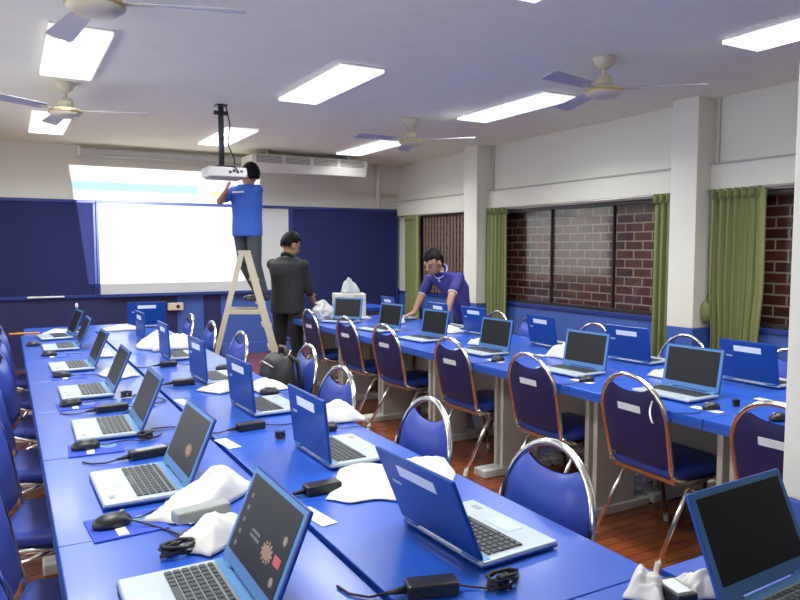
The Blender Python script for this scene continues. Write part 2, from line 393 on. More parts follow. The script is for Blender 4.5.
for x, nx in lx.items():
    for y, ny in ly.items():
        o = L0 if first else copy_tree(L0); first = False
        o.location = (x, y, H)
        tag(o, {'left': 'lit fluorescent ceiling light on the left above the left tables, %s of its line' , 'middle': 'lit fluorescent ceiling light in the middle line of the ceiling, %s of its line', 'right': 'lit fluorescent ceiling light toward the windows, %s of its line'}[nx] % ny, 'ceiling light', 'fluorescent ceiling lights')
        ld = bpy.data.lights.new('tube_light', 'AREA'); ld.shape = 'RECTANGLE'; ld.size = .30; ld.size_y = 1.22; ld.energy = 36; ld.spread = R(150); ld.color = (.94, .98, 1.)
        lo = bpy.data.objects.new('tube_light', ld); COL.objects.link(lo); lo.location = (x, y, H-.041)

def make_fan():
    t = empty('ceiling_fan')
    MB().lathe([(.02, -.10), (.055, -.07), (.075, -.02), (.08, 0)]).build('canopy', M_CREAM, t, smooth=True)
    MB().cyl((0, 0, -.16), (0, 0, -.05), .014).build('down_rod', M_CREAM, t, smooth=True)
    MB().lathe([(.012, -.145), (.05, -.16), (.062, -.24), (.05, -.245)]).build('motor_cover', M_CREAM, t, smooth=True)
    MB().lathe([(.03, -.345), (.09, -.335), (.125, -.305), (.125, -.27), (.09, -.245), (.04, -.238)]).build('motor', M_CREAM, t, smooth=True)
    MB().lathe([(.127, -.30), (.131, -.295), (.131, -.285), (.127, -.28)]).build('trim_ring', M_BRASS, t, smooth=True)
    for k in range(3):
        a = k*2*math.pi/3; c, s = math.cos(a), math.sin(a)
        m = MB().box((.17, 0, -.275), (.16, .04, .008)); bmesh.ops.rotate(m.bm, cent=(0, 0, 0), matrix=Matrix.Rotation(a, 3, 'Z'), verts=m.bm.verts[:])
        br = m.build('blade_bracket', M_CREAM, t)
        m = MB().grid(14, 4, lambda u, v: Vector((.20+u*.46, (v-.5)*(.085+.05*u)*(1 if u < .93 else .8), -.272+(v-.5)*.028-.012*u)))
        bmesh.ops.rotate(m.bm, cent=(0, 0, 0), matrix=Matrix.Rotation(a, 3, 'Z'), verts=m.bm.verts[:])
        m.build('blade', M_BLADE, t, solid=.006)
    return t
F0 = make_fan()
for i, (x, y, a, lb) in enumerate([(.39, 3.50, -20, 'white ceiling fan nearest the camera at the top left'), (.46, 6.30, -22, 'white ceiling fan over the far end of the left tables'),
                                   (3.66, 6.32, -52, 'white ceiling fan at the far right near the projection end'), (3.66, 3.66, -46, 'white ceiling fan at the near right over the window tables')]):
    o = F0 if i == 0 else copy_tree(F0); o.location = (x, y, H); o.rotation_euler = (0, 0, R(a)); o.scale = (1, 1, .80); tag(o, lb, 'ceiling fan', 'ceiling fans')

# projector hanging from the ceiling
t = empty('projector', (1.79, 6.55, 2.145)); tag(t, 'white video projector hanging from a black ceiling pole beside the man on the ladder', 'projector')
MB().box((0, 0, .055), (.36, .27, .09)).build('casing', M_PROJ, t, bevel=.015, seg=3)
MB().box((0, 0, .004), (.30, .22, .012)).build('underside', M_PRN2, t)
ln = MB().cyl((-.08, .13, .055), (-.08, .165, .055), .035).build('lens_ring', M_BLACK, t, smooth=True); MB().cyl((-.08, .165, .055), (-.08, .168, .055), .027).build('lens', M_LENS, ln, smooth=True)
p = MB()
for k in range(4): p.box((.02+k*.035, -.136, .055+.01*(k % 2)), (.022, .006, .018))
p.build('connector_panel', M_BLACK, t)
MB().box((0, 0, .11), (.16, .16, .02)).build('mount_plate', M_BLACK, t, bevel=.003)
MB().cyl((-.02, 0, .11), (-.02, 0, .67), .026).build('pole', mat('dark_grey_pole', (.06, .065, .075), .4, .4), t, smooth=True)
MB().box((-.02, 0, .60), (.13, .035, .035)).box((-.02, 0, .666), (.10, .10, .014)).build('ceiling_bracket', M_BLACK, t, bevel=.003)
MB().tube([(.02, -.03, .665), (.05, -.04, .5), (.03, -.05, .3), (.07, -.10, .18), (.06, -.15, .10), (.09, -.15, .06)], .006).build('cable', M_BLACK, t, smooth=True)

# the projector's own beam (spot lamp with a slide pattern)
ld = bpy.data.lights.new('projector_beam', 'SPOT'); ld.energy = 900; ld.spot_size = R(80); ld.spot_blend = 0.; ld.shadow_soft_size = .006; ld.color = (1, 1, 1)
lo = bpy.data.objects.new('projector_beam', ld); COL.objects.link(lo); lo.location = (1.71, 6.74, 2.20)
aim = Vector((1.71, 9.9, 2.20)); lo.rotation_euler = (aim-lo.location).to_track_quat('-Z', 'Y').to_euler()
ld.use_nodes = True; nt = ld.node_tree; em = nt.nodes['Emission']
tc = nt.nodes.new('ShaderNodeTexCoord'); sp = nt.nodes.new('ShaderNodeSeparateXYZ'); nt.links.new(tc.outputs['Normal'], sp.inputs[0])
def mth(op, a, b=None, c=None):
    n = nt.nodes.new('ShaderNodeMath'); n.operation = op
    for i, v in enumerate((a, b, c)):
        if v is None: continue
        if isinstance(v, (int, float)): n.inputs[i].default_value = v
        else: nt.links.new(v, n.inputs[i])
    return n.outputs[0]
az = mth('ABSOLUTE', sp.outputs[2])
u = mth('DIVIDE', sp.outputs[0], az); v = mth('DIVIDE', sp.outputs[1], az)
def band(x, lo_, hi_): return mth('MULTIPLY', mth('GREATER_THAN', x, lo_), mth('LESS_THAN', x, hi_))
ul = mth('MULTIPLY_ADD', v, .11, u)
inside = mth('MULTIPLY', mth('MULTIPLY', mth('GREATER_THAN', ul, -.295), mth('LESS_THAN', u, .478)), band(v, -.37, .114))
s1 = mth('MULTIPLY', band(u, -.40, .20), band(v, .015, .052))       # pale blue bar
s2 = mth('MULTIPLY', band(u, .25, .33), band(v, .012, .030))         # orange tab
s3 = mth('MULTIPLY', band(u, .40, .50), band(v, .0, .075))          # blue window
def mixc(fac, a, b):
    n = nt.nodes.new('ShaderNodeMixRGB'); nt.links.new(fac, n.inputs[0])
    for i, c in ((1, a), (2, b)):
        if isinstance(c, tuple): n.inputs[i].default_value = c
        else: nt.links.new(c, n.inputs[i])
    return n.outputs[0]
cc = mixc(s1, (.94, 1., 1., 1), (.20, .55, .72, 1)); cc = mixc(s2, cc, (.9, .6, .15, 1)); cc = mixc(s3, cc, (.35, .65, .85, 1))
nt.links.new(cc, em.inputs['Color']); nt.links.new(inside, em.inputs['Strength'])

# ------------------------------------------------------------------ tables
PX = .60; PY = .83
def make_table():
    t = empty('table')
    MB().box((0, 0, .737), (PX-.006, PY-.004, .026)).build('tabletop', M_TABLE, t, bevel=.003)
    e = MB().box((0, -PY/2+.004, .712), (PX-.02, .008, .024)).box((0, PY/2-.004, .712), (PX-.02, .008, .024)).box((-PX/2+.004, 0, .712), (.008, PY-.004, .024)).box((PX/2-.004, 0, .712), (.008, PY-.004, .024))
    e.build('edge_band', M_TEDGE, t)
    for s in (-1, 1):
        l = MB().box((.02, s*(PY/2-.032), .37), (.30, .03, .66)).build('leg', M_TLEG, t, bevel=.003)
        MB().box((0, s*(PY/2-.032), .025), (.57, .055, .05)).build('foot', M_TLEG, l, bevel=.006)
    MB().box((.21, 0, .50), (.018, PY-.10, .36)).build('modesty_panel', M_TMOD, t)
    return t
T0 = make_table(); tfirst = True
def put_table(x, y, rz, label, group, sy=1.):
    global tfirst
    o = T0 if tfirst else copy_tree(T0); tfirst = False
    o.location = (x, y, 0); o.rotation_euler = (0, 0, rz); o.scale = (1, sy, 1); return tag(o, label, 'table', group)
ORD = ['nearest', 'second', 'third', 'fourth', 'fifth', 'sixth', 'seventh', 'eighth', 'ninth']
def pos(i, n): return 'farthest' if i == n-1 else ORD[i] if i == 0 else ORD[i]+' nearest'
for i in range(8):
    bd = [.27, 1.10, 1.93, 2.76, 3.59, 4.42, 5.30, 6.18, 6.905]; y = (bd[i]+bd[i+1])/2; sy = (bd[i+1]-bd[i])/PY
    put_table(.385-(0 if i else -.012), y-(0.006 if i == 0 else 0), 0, 'blue-topped table, %s of the file along the left chairs' % pos(i, 8), 'tables of the left double row', sy)
    put_table(.998, y, R(180), 'blue-topped table, %s of the file right of the dark seam' % pos(i, 8), 'tables of the left double row', sy)
put_table(.70, 6.91+.30+.006, R(90), 'blue-topped end table closing the far end of the left double row', 'end tables', 1.40)
put_table(1.30+.285, .81, R(90), 'blue-topped cross table at near right by the free column under the black-screened laptop', 'end tables', .64)
PYR = .85
for i in range(7):
    y = 1.18+PYR/2+i*PYR
    put_table(2.965, y, R(0), 'blue-topped pale-legged table, %s on the aisle edge of the window row' % pos(i, 7), 'tables of the window row', PYR/PY)
    put_table(3.569, y, R(180), 'blue-topped table, %s on the window edge of the window row' % pos(i, 7), 'tables of the window row', PYR/PY)
put_table(3.95, 8.35, R(90), 'blue-topped table standing apart in the far right corner behind the printer', 'corner table', 1.0)

# ------------------------------------------------------------------ chairs
def make_chair():
    t = empty('chair')
    def tilt(z): return -.19-(z-.42)*.20
    # back frame arc
    pts = []
    for k in range(7): z = .44+k*.045; pts.append((-.195-.012*k/6, tilt(z), z))
    n = 18
    for k in range(1, n):
        a = math.pi-k*math.pi/n; z = .71+.215*math.sin(a); pts.append((.207*math.cos(a), tilt(z), z))
    for k in range(6, -1, -1): z = .44+k*.045; pts.append((.195+.012*k/6, tilt(z), z))
    MB().tube(pts, .0125, n=10).build('back_frame', M_CHROME, t, smooth=True)
    # back pad with W-shaped top edge
    def top(x):
        q = min(1, abs(x)/.195); arc = .71+.215*math.sqrt(max(0, 1-(x/.2065)**2))-.016
        if q > .62: return arc
        a6 = .71+.215*math.sqrt(1-(.62*.195/.2065)**2)-.016
        return .838+(a6-.838)*(q/.62)**2.4
    NU, NV = 24, 14
    def shape(bulge, off):
        def f(u_, v_):
            x = math.sin((u_-.5)*math.pi); w = .193
            z1 = top(x*w); z0 = .475+.02*abs(x)**4
            z = z0+(z1-z0)*v_
            xx = x*w
            y = tilt(z)+off+bulge*(1-abs(x)**4)*(1-abs(2*v_-1)**6)
            return Vector((xx, y, z))
        return f
    m = MB().grid(NU, NV, shape(.032, .004)); p = m.build('backrest', M_VINYL, t, smooth=True)
    MB().grid(NU, NV, shape(-.010, -.006)).build('back_cover', M_VINYLB, p, smooth=True)
    s = MB().box((0, 0, 0), (.145, .002, .036)).build('name_sticker', M_STICK, p); s.location = (-.005, tilt(.755)-.021, .755); s.rotation_euler = (R(11), 0, 0)
    # seat
    MB().box((0, .02, .445), (.41, .41, .065)).build('seat', M_VINYL, t, bevel=.028, seg=4, smooth=True)
    MB().box((0, .02, .405), (.385, .385, .02)).build('seat_board', M_CHROME, t)
    MB().tube([(-.2, -.20, .44), (-.2, -.10, .405), (-.2, .20, .405), (.2, .20, .405), (.2, -.10, .405), (.2, -.20, .44)], .011).build('seat_frame', M_CHROME, t, smooth=True)
    for sx in (-1, 1):
        l = MB().tube([(sx*.2, .08, .40), (sx*.202, .16, .36), (sx*.215, .235, .02)], .0115).build('leg', M_CHROME, t, smooth=True)
        MB().cyl((sx*.2155, .237, 0), (sx*.215, .234, .045), .0145).build('foot_cap', M_RUBW, l)
        l = MB().tube([(sx*.2, .02, .40), (sx*.202, -.10, .36), (sx*.215, -.30, .02)], .0115).build('leg', M_CHROME, t, smooth=True)
        MB().cyl((sx*.2155, -.303, 0), (sx*.215, -.29, .045), .0145).build('foot_cap', M_RUBW, l)
    MB().cyl((-.206, .19, .25), (.206, .19, .25), .008).build('stretcher', M_CHROME, t, smooth=True)
    return t
C0 = make_chair(); cfirst = True
def put_chair(x, y, rz, label, group):
    global cfirst
    o = C0 if cfirst else copy_tree(C0); cfirst = False
    o.location = (x, y, 0); o.rotation_euler = (0, 0, R(rz)); o.scale = (1, 1, .968); return tag(o, label, 'chair', group)
yC = [1.667, 2.40, 3.17, 4.01, 4.98, 5.71, 6.57]; aC = [-88, -92, -90, -88, -86, -88, -90]
dC = ['the nearest, half hidden by the free column', 'second, a torn tag on its back', 'third from the camera', 'fourth from the camera', 'fifth from the camera', 'sixth from the camera', 'seventh from the camera, by the black-jacketed man']
for y, a, d in zip(yC, aC, dC): put_chair(2.60+.30, y, a, 'stickered navy chair along the window row aisle, '+d, 'aisle chairs of the window row')
yD = [1.66, 2.405, 3.255, 4.14, 5.01, 5.86, 6.63]
dD = ['nearest the camera beside the big laptop', 'second, behind white wraps', 'third from the camera beside the backpack', 'fourth, pulled out, holding the black backpack', 'fifth, before the ladder', 'sixth, left of the ladder', 'seventh and farthest']
for y, d in zip(yD, dD): put_chair(1.19+(.17 if abs(y-4.14) < .01 else 0), y, 90+random.uniform(-4, 4), 'blue chrome-hooped chair on the left row aisle side, '+d, 'aisle chairs of the left row')
yW = [2.53, 3.325, 4.19, 4.975, 5.50]
dW = ['nearest the camera', 'second from the camera, before the white column', 'third from the camera, under the brick window', 'fourth from the camera, under the brick window', 'fifth from the camera, below the far curtain']
for y, d in zip(yW, dW): put_chair(3.86, y, 90+random.uniform(-3, 3), 'blue chrome-hooped chair on the window side, '+d, 'window-side chairs')
yL = [1.47, 2.22, 3.04, 3.88, 4.74, 5.62, 6.45]
for i, y in enumerate(yL): put_chair(.155 if i < 4 else .21, y, -108+i*2+random.uniform(-3, 3), 'blue chair pushed in at the left edge of the left tables, %s the camera' % ('nearest' if i == 0 else 'farthest from' if i == 6 else ORD[i]+' from'), 'wall-side chairs of the left row')
put_chair(3.10, 7.74, -80, 'navy chair at the far end of the window row, beside the white bag', 'far chairs')
# torn tag on the second aisle chair
tag(MB().grid(3, 10, lambda u, v: Vector((2.585+.012*math.sin(v*5), 2.235+u*.010+.02*math.sin(v*4), .80-v*.10))).build('torn_tag', M_PAPER, solid=.001), 'thin torn white tag dangling from the back of the second aisle chair', 'tag')

# ------------------------------------------------------------------ laptops
def make_laptop():
    t = empty('laptop'); W, D = .345, .240
    b = MB().slab([(-W/2, -D/2), (W/2, -D/2), (W/2, D/2), (-W/2, D/2)], .004, .021).build('base', M_PALM, t, bevel=.005)
    MB().box((0, 0, .008), (W+.002, D+.002, .009)).build('bottom_case', M_LID, b, bevel=.004)
    MB().box((0, .034, .0205), (.300, .116, .003)).build('key_bed', M_KEYBED, b)
    k = MB()
    for r_ in range(6):
        for c_ in range(15):
            if r_ == 0 and 4 <= c_ <= 9: continue
            k.box((-.140+c_*.02, -.016+r_*.0190, .0235), (.0155, .0145 if r_ < 5 else .010, .004))
    k.box((-.010, -.016, .0235), (.115, .0145, .004)); k.build('keyboard', M_KEY, b)
    MB().box((-.02, -.073, .0213), (.095, .052, .0012)).build('touchpad', M_PAD, b)
    MB().box((.115, -.09, .0214), (.03, .018, .001)).build('badge_sticker', M_GREYP, b)
    MB().box((0, .104, .0212), (W-.01, .022, .002)).build('hinge_strip', M_STRIP, b)
    for s in (-1, 1): MB().cyl((s*.10, .119, .022), (s*.155, .119, .022), .008).build('hinge', M_BEZEL, t, smooth=True)
    lid = MB().slab([(-W/2, 0), (W/2, 0), (W/2, .222), (-W/2, .222)], -.005, .005)
    bmesh.ops.transform(lid.bm, matrix=Matrix.Rotation(R(90), 4, 'X'), verts=lid.bm.verts[:])
    l = lid.build('lid', M_LID, t, bevel=.004); l.location = (0, .120, .024)
    MB().box((0, -.0052, .111), (W-.008, .002, .214)).build('bezel', M_BEZEL, l)
    MB().box((0, -.0066, .118), (.306, .0016, .178)).build('screen', M_SCREEN, l)
    MB().box((.0, .0056, .176), (.165, .0012, .032)).build('name_sticker', M_STICK, l)
    MB().box((.115, .0056, .130), (.040, .0010, .009)).build('maker_plate', M_PAD, l)
    return t
P0 = make_laptop(); pfirst = True
TZ = .751
def put_laptop(x, y, rz, tilt, label, group, z=TZ):
    global pfirst
    o = P0 if pfirst else copy_tree(P0); pfirst = False
    o.location = (x, y, z); o.rotation_euler = (0, 0, R(rz)); child(o, 'lid').rotation_euler = (R(-tilt), 0, 0)
    tag(o, label, 'laptop', group); return o
LOGO = []
yLA = [1.45, 2.30, 3.10, 3.955, 4.86, 5.86, 6.58]
dL = ['nearest the camera, with coloured icons on its dark wallpaper', 'second from the camera beside the white bag', 'third from the camera', 'fourth from the camera', 'fifth from the camera', 'sixth from the camera', 'seventh and farthest, its lid seen edge-on']
for i, (y, d) in enumerate(zip(yLA, dL)):
    o = put_laptop(.335-(.027 if i == 0 else 0), y, -90+(5 if i == 6 else [0, 1, -1, 0, 1, 0][i]), 23, 'open laptop facing the left chairs, '+d, 'laptops on the left tables')
    if i < 2: LOGO.append((i, o))
yR = [1.475, 2.325, 3.18, 4.03, 5.00, 5.98]; tR = [23, 6, 5, 3, 3, 3]; aR = [93, 90, 92, 92, 90, 92]
dR = ['the nearest, beside the dark seam', 'second from the camera', 'third from the camera beside the backpack', 'fourth from the camera', 'fifth from the camera', 'sixth from the camera']
for y, tl, a, d in zip(yR, tR, aR, dR): put_laptop(1.055, y, a, tl, 'aisle-facing blue laptop right of the seam, '+d, 'laptops facing the aisle')
put_laptop(1.16, 7.16, 178, 5, 'open blue laptop on the far end table, its stickered lid toward the camera', 'single laptops')
put_laptop(1.425, .785, 3, 23, 'open laptop with a black screen on the near cross table by the free column', 'single laptops')
yA = [2.43, 3.20, 4.12, 4.95, 5.72, 6.56]
dA = ['nearest the camera', 'second from the camera', 'third from the camera', 'fourth, before the bending man', 'fifth from the camera', 'sixth and farthest, by the printer']
aA = [-88, -86, -87, -84, -82, -58]
for y, a, d in zip(yA, aA, dA): put_laptop(2.965, y, a, 10, 'blank-screened laptop on the window row aisle edge, '+d, 'laptops along the aisle edge of the window row')
yB = [2.43, 3.31, 4.15, 5.05, 5.62, 6.62]
dB = ['nearest the camera before the green curtain', 'second from the camera under the brick window', 'third from the camera under the brick window', 'fourth from the camera before the far curtain', 'fifth from the camera under the bending man', 'sixth and farthest in the corner']
for y, d in zip(yB, dB): put_laptop(3.70, y, 90+random.uniform(-4, 4), 10, 'stickered blue laptop on the window side, '+d, 'laptops on the window side')

for i, o in LOGO:
        s = child(child(o, 'lid'), 'screen')
        bx = MB()
        for k in range(12): bx.ell((.055+.028*math.cos(k/12*6.283), -.0078, .092+.019*math.sin(k/12*6.283)), (.005, .0006, .004), sub=1)
        bx.ell((.055, -.0078, .092), (.026, .0005, .015)); bx.build('wallpaper_logo', mat('wallpaper_brown', (.22, .13, .09), .5, emit=(.20, .11, .08), es=.25), s)
        if i == 0:
            MB().box((.115, -.0078, .095), (.035, .0006, .020)).build('red_icon', mat('icon_red', (.35, .06, .07), .5, emit=(.35, .05, .06), es=.25), s)
            q = MB()
            for k in range(5): q.box((-.12, -.0078, .05+k*.028), (.012, .0006, .010))
            q.build('icon_column', mat('icon_grey', (.14, .14, .15), .5), s)
            for zz in (.14, .055): MB().ell((.12, -.0078, zz), (.010, .0006, .010)).build('icon', mat('icon_brown', (.20, .16, .14), .5, emit=(.2, .15, .12), es=.2), s)
            MB().box((-.03, -.0078, .105), (.05, .0006, .006)).box((-.03, -.0078, .093), (.06, .0006, .006)).build('wallpaper_bars', mat('icon_bar', (.12, .12, .14), .5), s)

# ------------------------------------------------------------------ small table things
def make_mouse():
    t = empty('mouse')
    m = MB().ell((0, 0, .010), (.031, .052, .026), sub=3)
    for v_ in m.bm.verts:
        if v_.co.z < 0: v_.co.z = 0
    m.build('shell', M_BLACK, t, smooth=True)
    MB().cyl((-.004, -.028, .031), (.004, -.028, .031), .007).build('wheel', M_GREYP, t)
    MB().tube([(0, -.05, .008), (.004, -.075, .004), (.03, -.12, .003), (.02, -.17, .003), (-.02, -.21, .003)], .0022, n=6).build('cord', M_BLACKM, t, smooth=True)
    return t
S0 = make_mouse(); sfirst = True
def put_mouse(x, y, rz, label, z=TZ, group='mice'):
    global sfirst
    o = S0 if sfirst else copy_tree(S0); sfirst = False
    o.location = (x, y, z); o.rotation_euler = (0, 0, R(rz)); return tag(o, label, 'mouse', group)
def make_pad():
    t = empty('mouse_pad'); MB().box((0, 0, .0015), (.19, .17, .003)).build('mat', M_MPAD, t, bevel=.001)
    MB().box((-.02, -.045, .0033), (.026, .06, .0006)).build('white_label', M_PAPER, t)
    MB().lathe([(.030, .003), (.030, .0036)], (.045, .015, 0)).build('pale_emblem', M_STRIP, t)
    return t
D0 = make_pad()
for i, (mx_, my) in enumerate([(.225, 2.00), (.235, 2.835), (.245, 3.665), (.26, 4.52), (.24, 5.46), (.16, 6.12)]):
    dd = ['nearest the camera', 'second from the camera', 'third from the camera', 'fourth from the camera', 'fifth from the camera', 'farthest from the camera'][i]
    if i < 5:
        o = D0 if i == 0 else copy_tree(D0); o.location = (mx_+.035, my-.005, TZ); o.rotation_euler = (0, 0, R([4, -3, 2, 0, 0][i])); tag(o, 'blue mouse pad with a white label on the left tables, '+dd, 'mouse pad', 'mouse pads')
    put_mouse(mx_, my, [100, 95, 100, 80, 90, 90][i], 'black mouse on the left edge of the left tables, '+dd, TZ+(.0032 if i < 5 else 0))
put_mouse(1.157, 4.32, 60, 'black mouse behind the fourth aisle-facing laptop of the left double row')
put_mouse(1.16, 3.46, 60, 'black mouse on white wrap beside the backpack', TZ+.004)
put_mouse(1.13, 2.66, 70, 'black mouse behind the second aisle-facing laptop', TZ)
put_mouse(2.86, 2.135, -90, 'black mouse beside the nearest aisle-edge laptop of the window row')
put_mouse(2.85, 2.935, -90, 'black mouse beside the second aisle-edge laptop of the window row')
put_mouse(2.85, 3.765, -90, 'black mouse beside the third aisle-edge laptop of the window row')
put_mouse(2.93, 1.85, -90, 'dark mouse on the window row partly hidden behind the nearest aisle chair')

def adapter(x, y, rz, label, L=.115, m=None, top=None, z=TZ, cord=True):
    t = empty('power_adapter', (x, y, z), R(rz))
    MB().box((0, 0, .0155), (L, .050, .031)).build('brick', m or M_BLACK, t, bevel=.005)
    if top: MB().box((0, 0, .0313), (L*.7, .036, .001)).build('rating_label', top, t)
    if cord:
        MB().cyl((-L/2, 0, .014), (-L/2-.045, 0, .010), .009, .004).build('plug', M_BLACKM, t, smooth=True)
        MB().tube([(-L/2-.04, 0, .010), (-L/2-.08, .004, .004), (-L/2-.12, .03, .003), (-L/2-.14, .07, .003)], .003, n=6).build('cord', M_BLACKM, t, smooth=True)
        MB().tube([(L/2, 0, .014), (L/2+.03, 0, .006), (L/2+.07, -.012, .003), (L/2+.12, -.02, .003)], .0026, n=6).build('thin_cord', M_BLACKM, t, smooth=True)
    return tag(t, label, 'power adapter', 'laptop power adapters')
adapter(.785, 1.266, -17, 'black power adapter lying nearest the camera beside the dark seam')
adapter(.828, 1.978, 2, 'black power adapter on the right file between the first and second laptops')
adapter(.866, 2.828, 5, 'black power adapter left of the third aisle-facing laptop')
adapter(.834, 3.955, -5, 'black power adapter left of the fourth aisle-facing laptop')
adapter(.885, 4.63, 3, 'black power adapter left of the fifth aisle-facing laptop', .10)
adapter(.433, 2.63, 10, 'black power adapter with a pale side between the second and third left laptops', .15, top=M_GREYP)
adapter(.405, 3.467, 5, 'black power adapter between the third and fourth left laptops', .14)
adapter(.435, 1.876, 10, 'grey power adapter lying on the white bag between the two nearest left laptops', .15, M_GREYP, z=TZ+.03, cord=False)
adapter(1.222, .985, 78, 'black square power adapter with a white label between two foam wraps at the near right', .085, top=M_PAPER, z=TZ+.002, cord=False)

def bundle(x, y, r_, label, seed, z=TZ):
    rnd = random.Random(seed); pts = []
    for k in range(60):
        a = k*.75; q = r_*(.55+.45*math.sin(k*.37+seed)); pts.append((x+q*math.cos(a)*1.25, y+q*math.sin(a)*.6, z+.006+.018*(1+math.sin(k*.53+seed))*.7))
    m = MB().tube(pts, .0042, n=6)
    m.tube([(x+r_*1.0, y, z+.006), (x+r_*1.7, y+.02, z+.004), (x+r_*2.3, y+.05, z+.004)], .0035, n=6)
    return tag(m.build('cable_bundle', M_BLACKM, smooth=True), label, 'cable', 'bundled black cables')
bundle(.935, 1.21, .035, 'bundled black cable beside the nearest aisle-facing laptop', 1)
bundle(.335, 1.735, .040, 'bundled black cable in front of the white bag on the left tables', 2)
bundle(.46, 2.872, .028, 'bundled black cable behind the third left laptop', 3)
bundle(1.225, 5.40, .05, 'bundled dark cable by the fifth aisle-facing laptop', 4)
bundle(.916, 2.62, .018, 'small black plug and cable left of the second aisle-facing laptop', 5)
bundle(3.03, 2.125, .018, 'small dark plug by the nearest aisle-edge mouse on the window row', 6)
bundle(.93, 3.72, .03, 'black cable bunch by the third aisle-facing laptop', 7)
bundle(.50, 3.74, .025, 'dark cable by the fourth left laptop', 8)
def cable(pts, label): return tag(MB().tube(smoothp(pts), .003, n=6).build('cable', M_BLACKM, smooth=True), label, 'cable')
def smoothp(P, n=8):
    P = [Vector(p) for p in P]; out = []
    for i in range(len(P)-1):
        a, b, c, d = P[max(i-1, 0)], P[i], P[i+1], P[min(i+2, len(P)-1)]
        for k in range(n):
            t_ = k/n; out.append(.5*((2*b)+(c-a)*t_+(2*a-5*b+4*c-d)*t_**2+(3*b-a-3*c+d)*t_**3))
    return out+[P[-1]]
Z1 = TZ+.004
cable([(.47, 2.56, Z1), (.56, 2.72, Z1), (.64, 2.86, Z1), (.60, 3.0, Z1), (.50, 3.02, Z1)], 'thin black cable looping behind the second left laptop')
cable([(.44, 3.36, Z1), (.55, 3.50, Z1), (.66, 3.55, Z1), (.62, 3.75, Z1)], 'thin black cable behind the third left laptop')
cable([(.25, 1.99, Z1+.02), (.33, 1.93, Z1), (.37, 1.84, Z1), (.36, 1.79, Z1)], 'thin mouse cable running from the nearest pad to the bundle')

def wrap(x, y, sx, sy, h, rz, label, seed, m=None, z=TZ, flat=False, group='white foam laptop wraps'):
    def f(u_, v_):
        a = (u_-.5)*2; b_ = (v_-.5)*2
        rr = 1+.22*noise.noise(Vector((a*1.3+seed, b_*1.3, seed*.7)))
        X = a*sx/2*rr; Y = b_*sy/2*(1+.22*noise.noise(Vector((seed*1.1, a*1.2, b_*1.2))))
        e = max(0, 1-max(abs(a), abs(b_))**3)
        fold = (.5+.9*noise.noise(Vector((a*1.3+seed*3, b_*1.0, 1.7))))+.55*abs(noise.noise(Vector((a*2.6+b_*1.4, b_*1.2+seed, 4))))
        Z = .002+h*max(0, (.15 if flat else .42)*e+.75*fold*e*(.45+.55*e))
        return Vector((X, Y, Z))
    o = MB().grid(26, 26, f).build('foam_wrap', m or M_FOAM, smooth=True, solid=.0025); o.location = (x, y, z+.003); o.rotation_euler = (0, 0, R(rz))
    return tag(o, label, 'foam wrap', group)
wrap(.50, 2.06, .36, .15, .075, 40, 'large crumpled white foam bag between the two nearest left laptops', 1)
wrap(.45, 1.79, .20, .12, .060, 42, 'smaller white foam wrap by the cable bundle on the left tables', 2)
wrap(1.01, 1.985, .36, .24, .035, 55, 'large flat white foam sheet left of the nearest aisle-facing laptop lid', 3, flat=True)
wrap(1.225, 1.985, .27, .14, .045, 65, 'white foam strip at the table edge by the nearest aisle chair', 4, flat=True)
wrap(1.235, 2.80, .25, .15, .075, -15, 'puffed white foam sleeve beside the second aisle-facing laptop', 5)
wrap(.98, 3.70, .17, .17, .045, 30, 'white foam wrap left of the third aisle-facing laptop', 6)
wrap(1.19, 3.61, .18, .18, .05, 20, 'white foam wrap by the backpack at the table edge', 7)
wrap(1.02, 5.52, .30, .36, .12, 10, 'heaped white foam wraps between the far aisle-facing laptops', 8)
wrap(1.23, 5.72, .16, .3, .06, 10, 'white foam sheet near the far table edge before the ladder', 9)
wrap(.575, 5.30, .12, .20, .05, 0, 'white foam wrap behind the fifth left laptop', 10)
wrap(.56, 4.42, .15, .22, .05, 20, 'white foam wrap behind the fourth left laptop', 11)
wrap(.90, 6.95, .35, .16, .04, 0, 'white foam wrap on the far end table before the rear laptop', 12)
wrap(1.185, 1.03, .08, .08, .048, 30, 'crumpled white foam left of the square adapter at the near right', 13)
wrap(1.30, .985, .085, .085, .045, 70, 'crumpled white foam right of the square adapter at the near right', 14)
wrap(3.36, 2.84, .16, .12, .05, 10, 'white foam wrap between the nearest two window-row laptops', 15)
wrap(3.36, 3.71, .18, .16, .07, 10, 'white foam wrap behind the second aisle-edge laptop of the window row', 16)
wrap(3.20, 4.50, .10, .12, .05, 10, 'small white foam wrap behind the third aisle-edge laptop', 17)
wrap(3.48, 5.30, .16, .20, .05, 10, 'white foam wrap behind the fourth aisle-edge laptop', 18)
wrap(3.60, 2.02, .13, .18, .06, 10, 'white foam wrap beside the nearest window-side laptop', 19)
wrap(3.42, 6.15, .09, .10, .10, 10, 'small upright white wrap behind the fifth aisle-edge laptop', 20)
wrap(3.30, 6.86, .30, .20, .04, 10, 'flat white wrap at the far end of the window row', 21, flat=True)
wrap(.40, 6.95, .30, .12, .03, 0, 'low white wrap at the far left end of the left tables', 22)

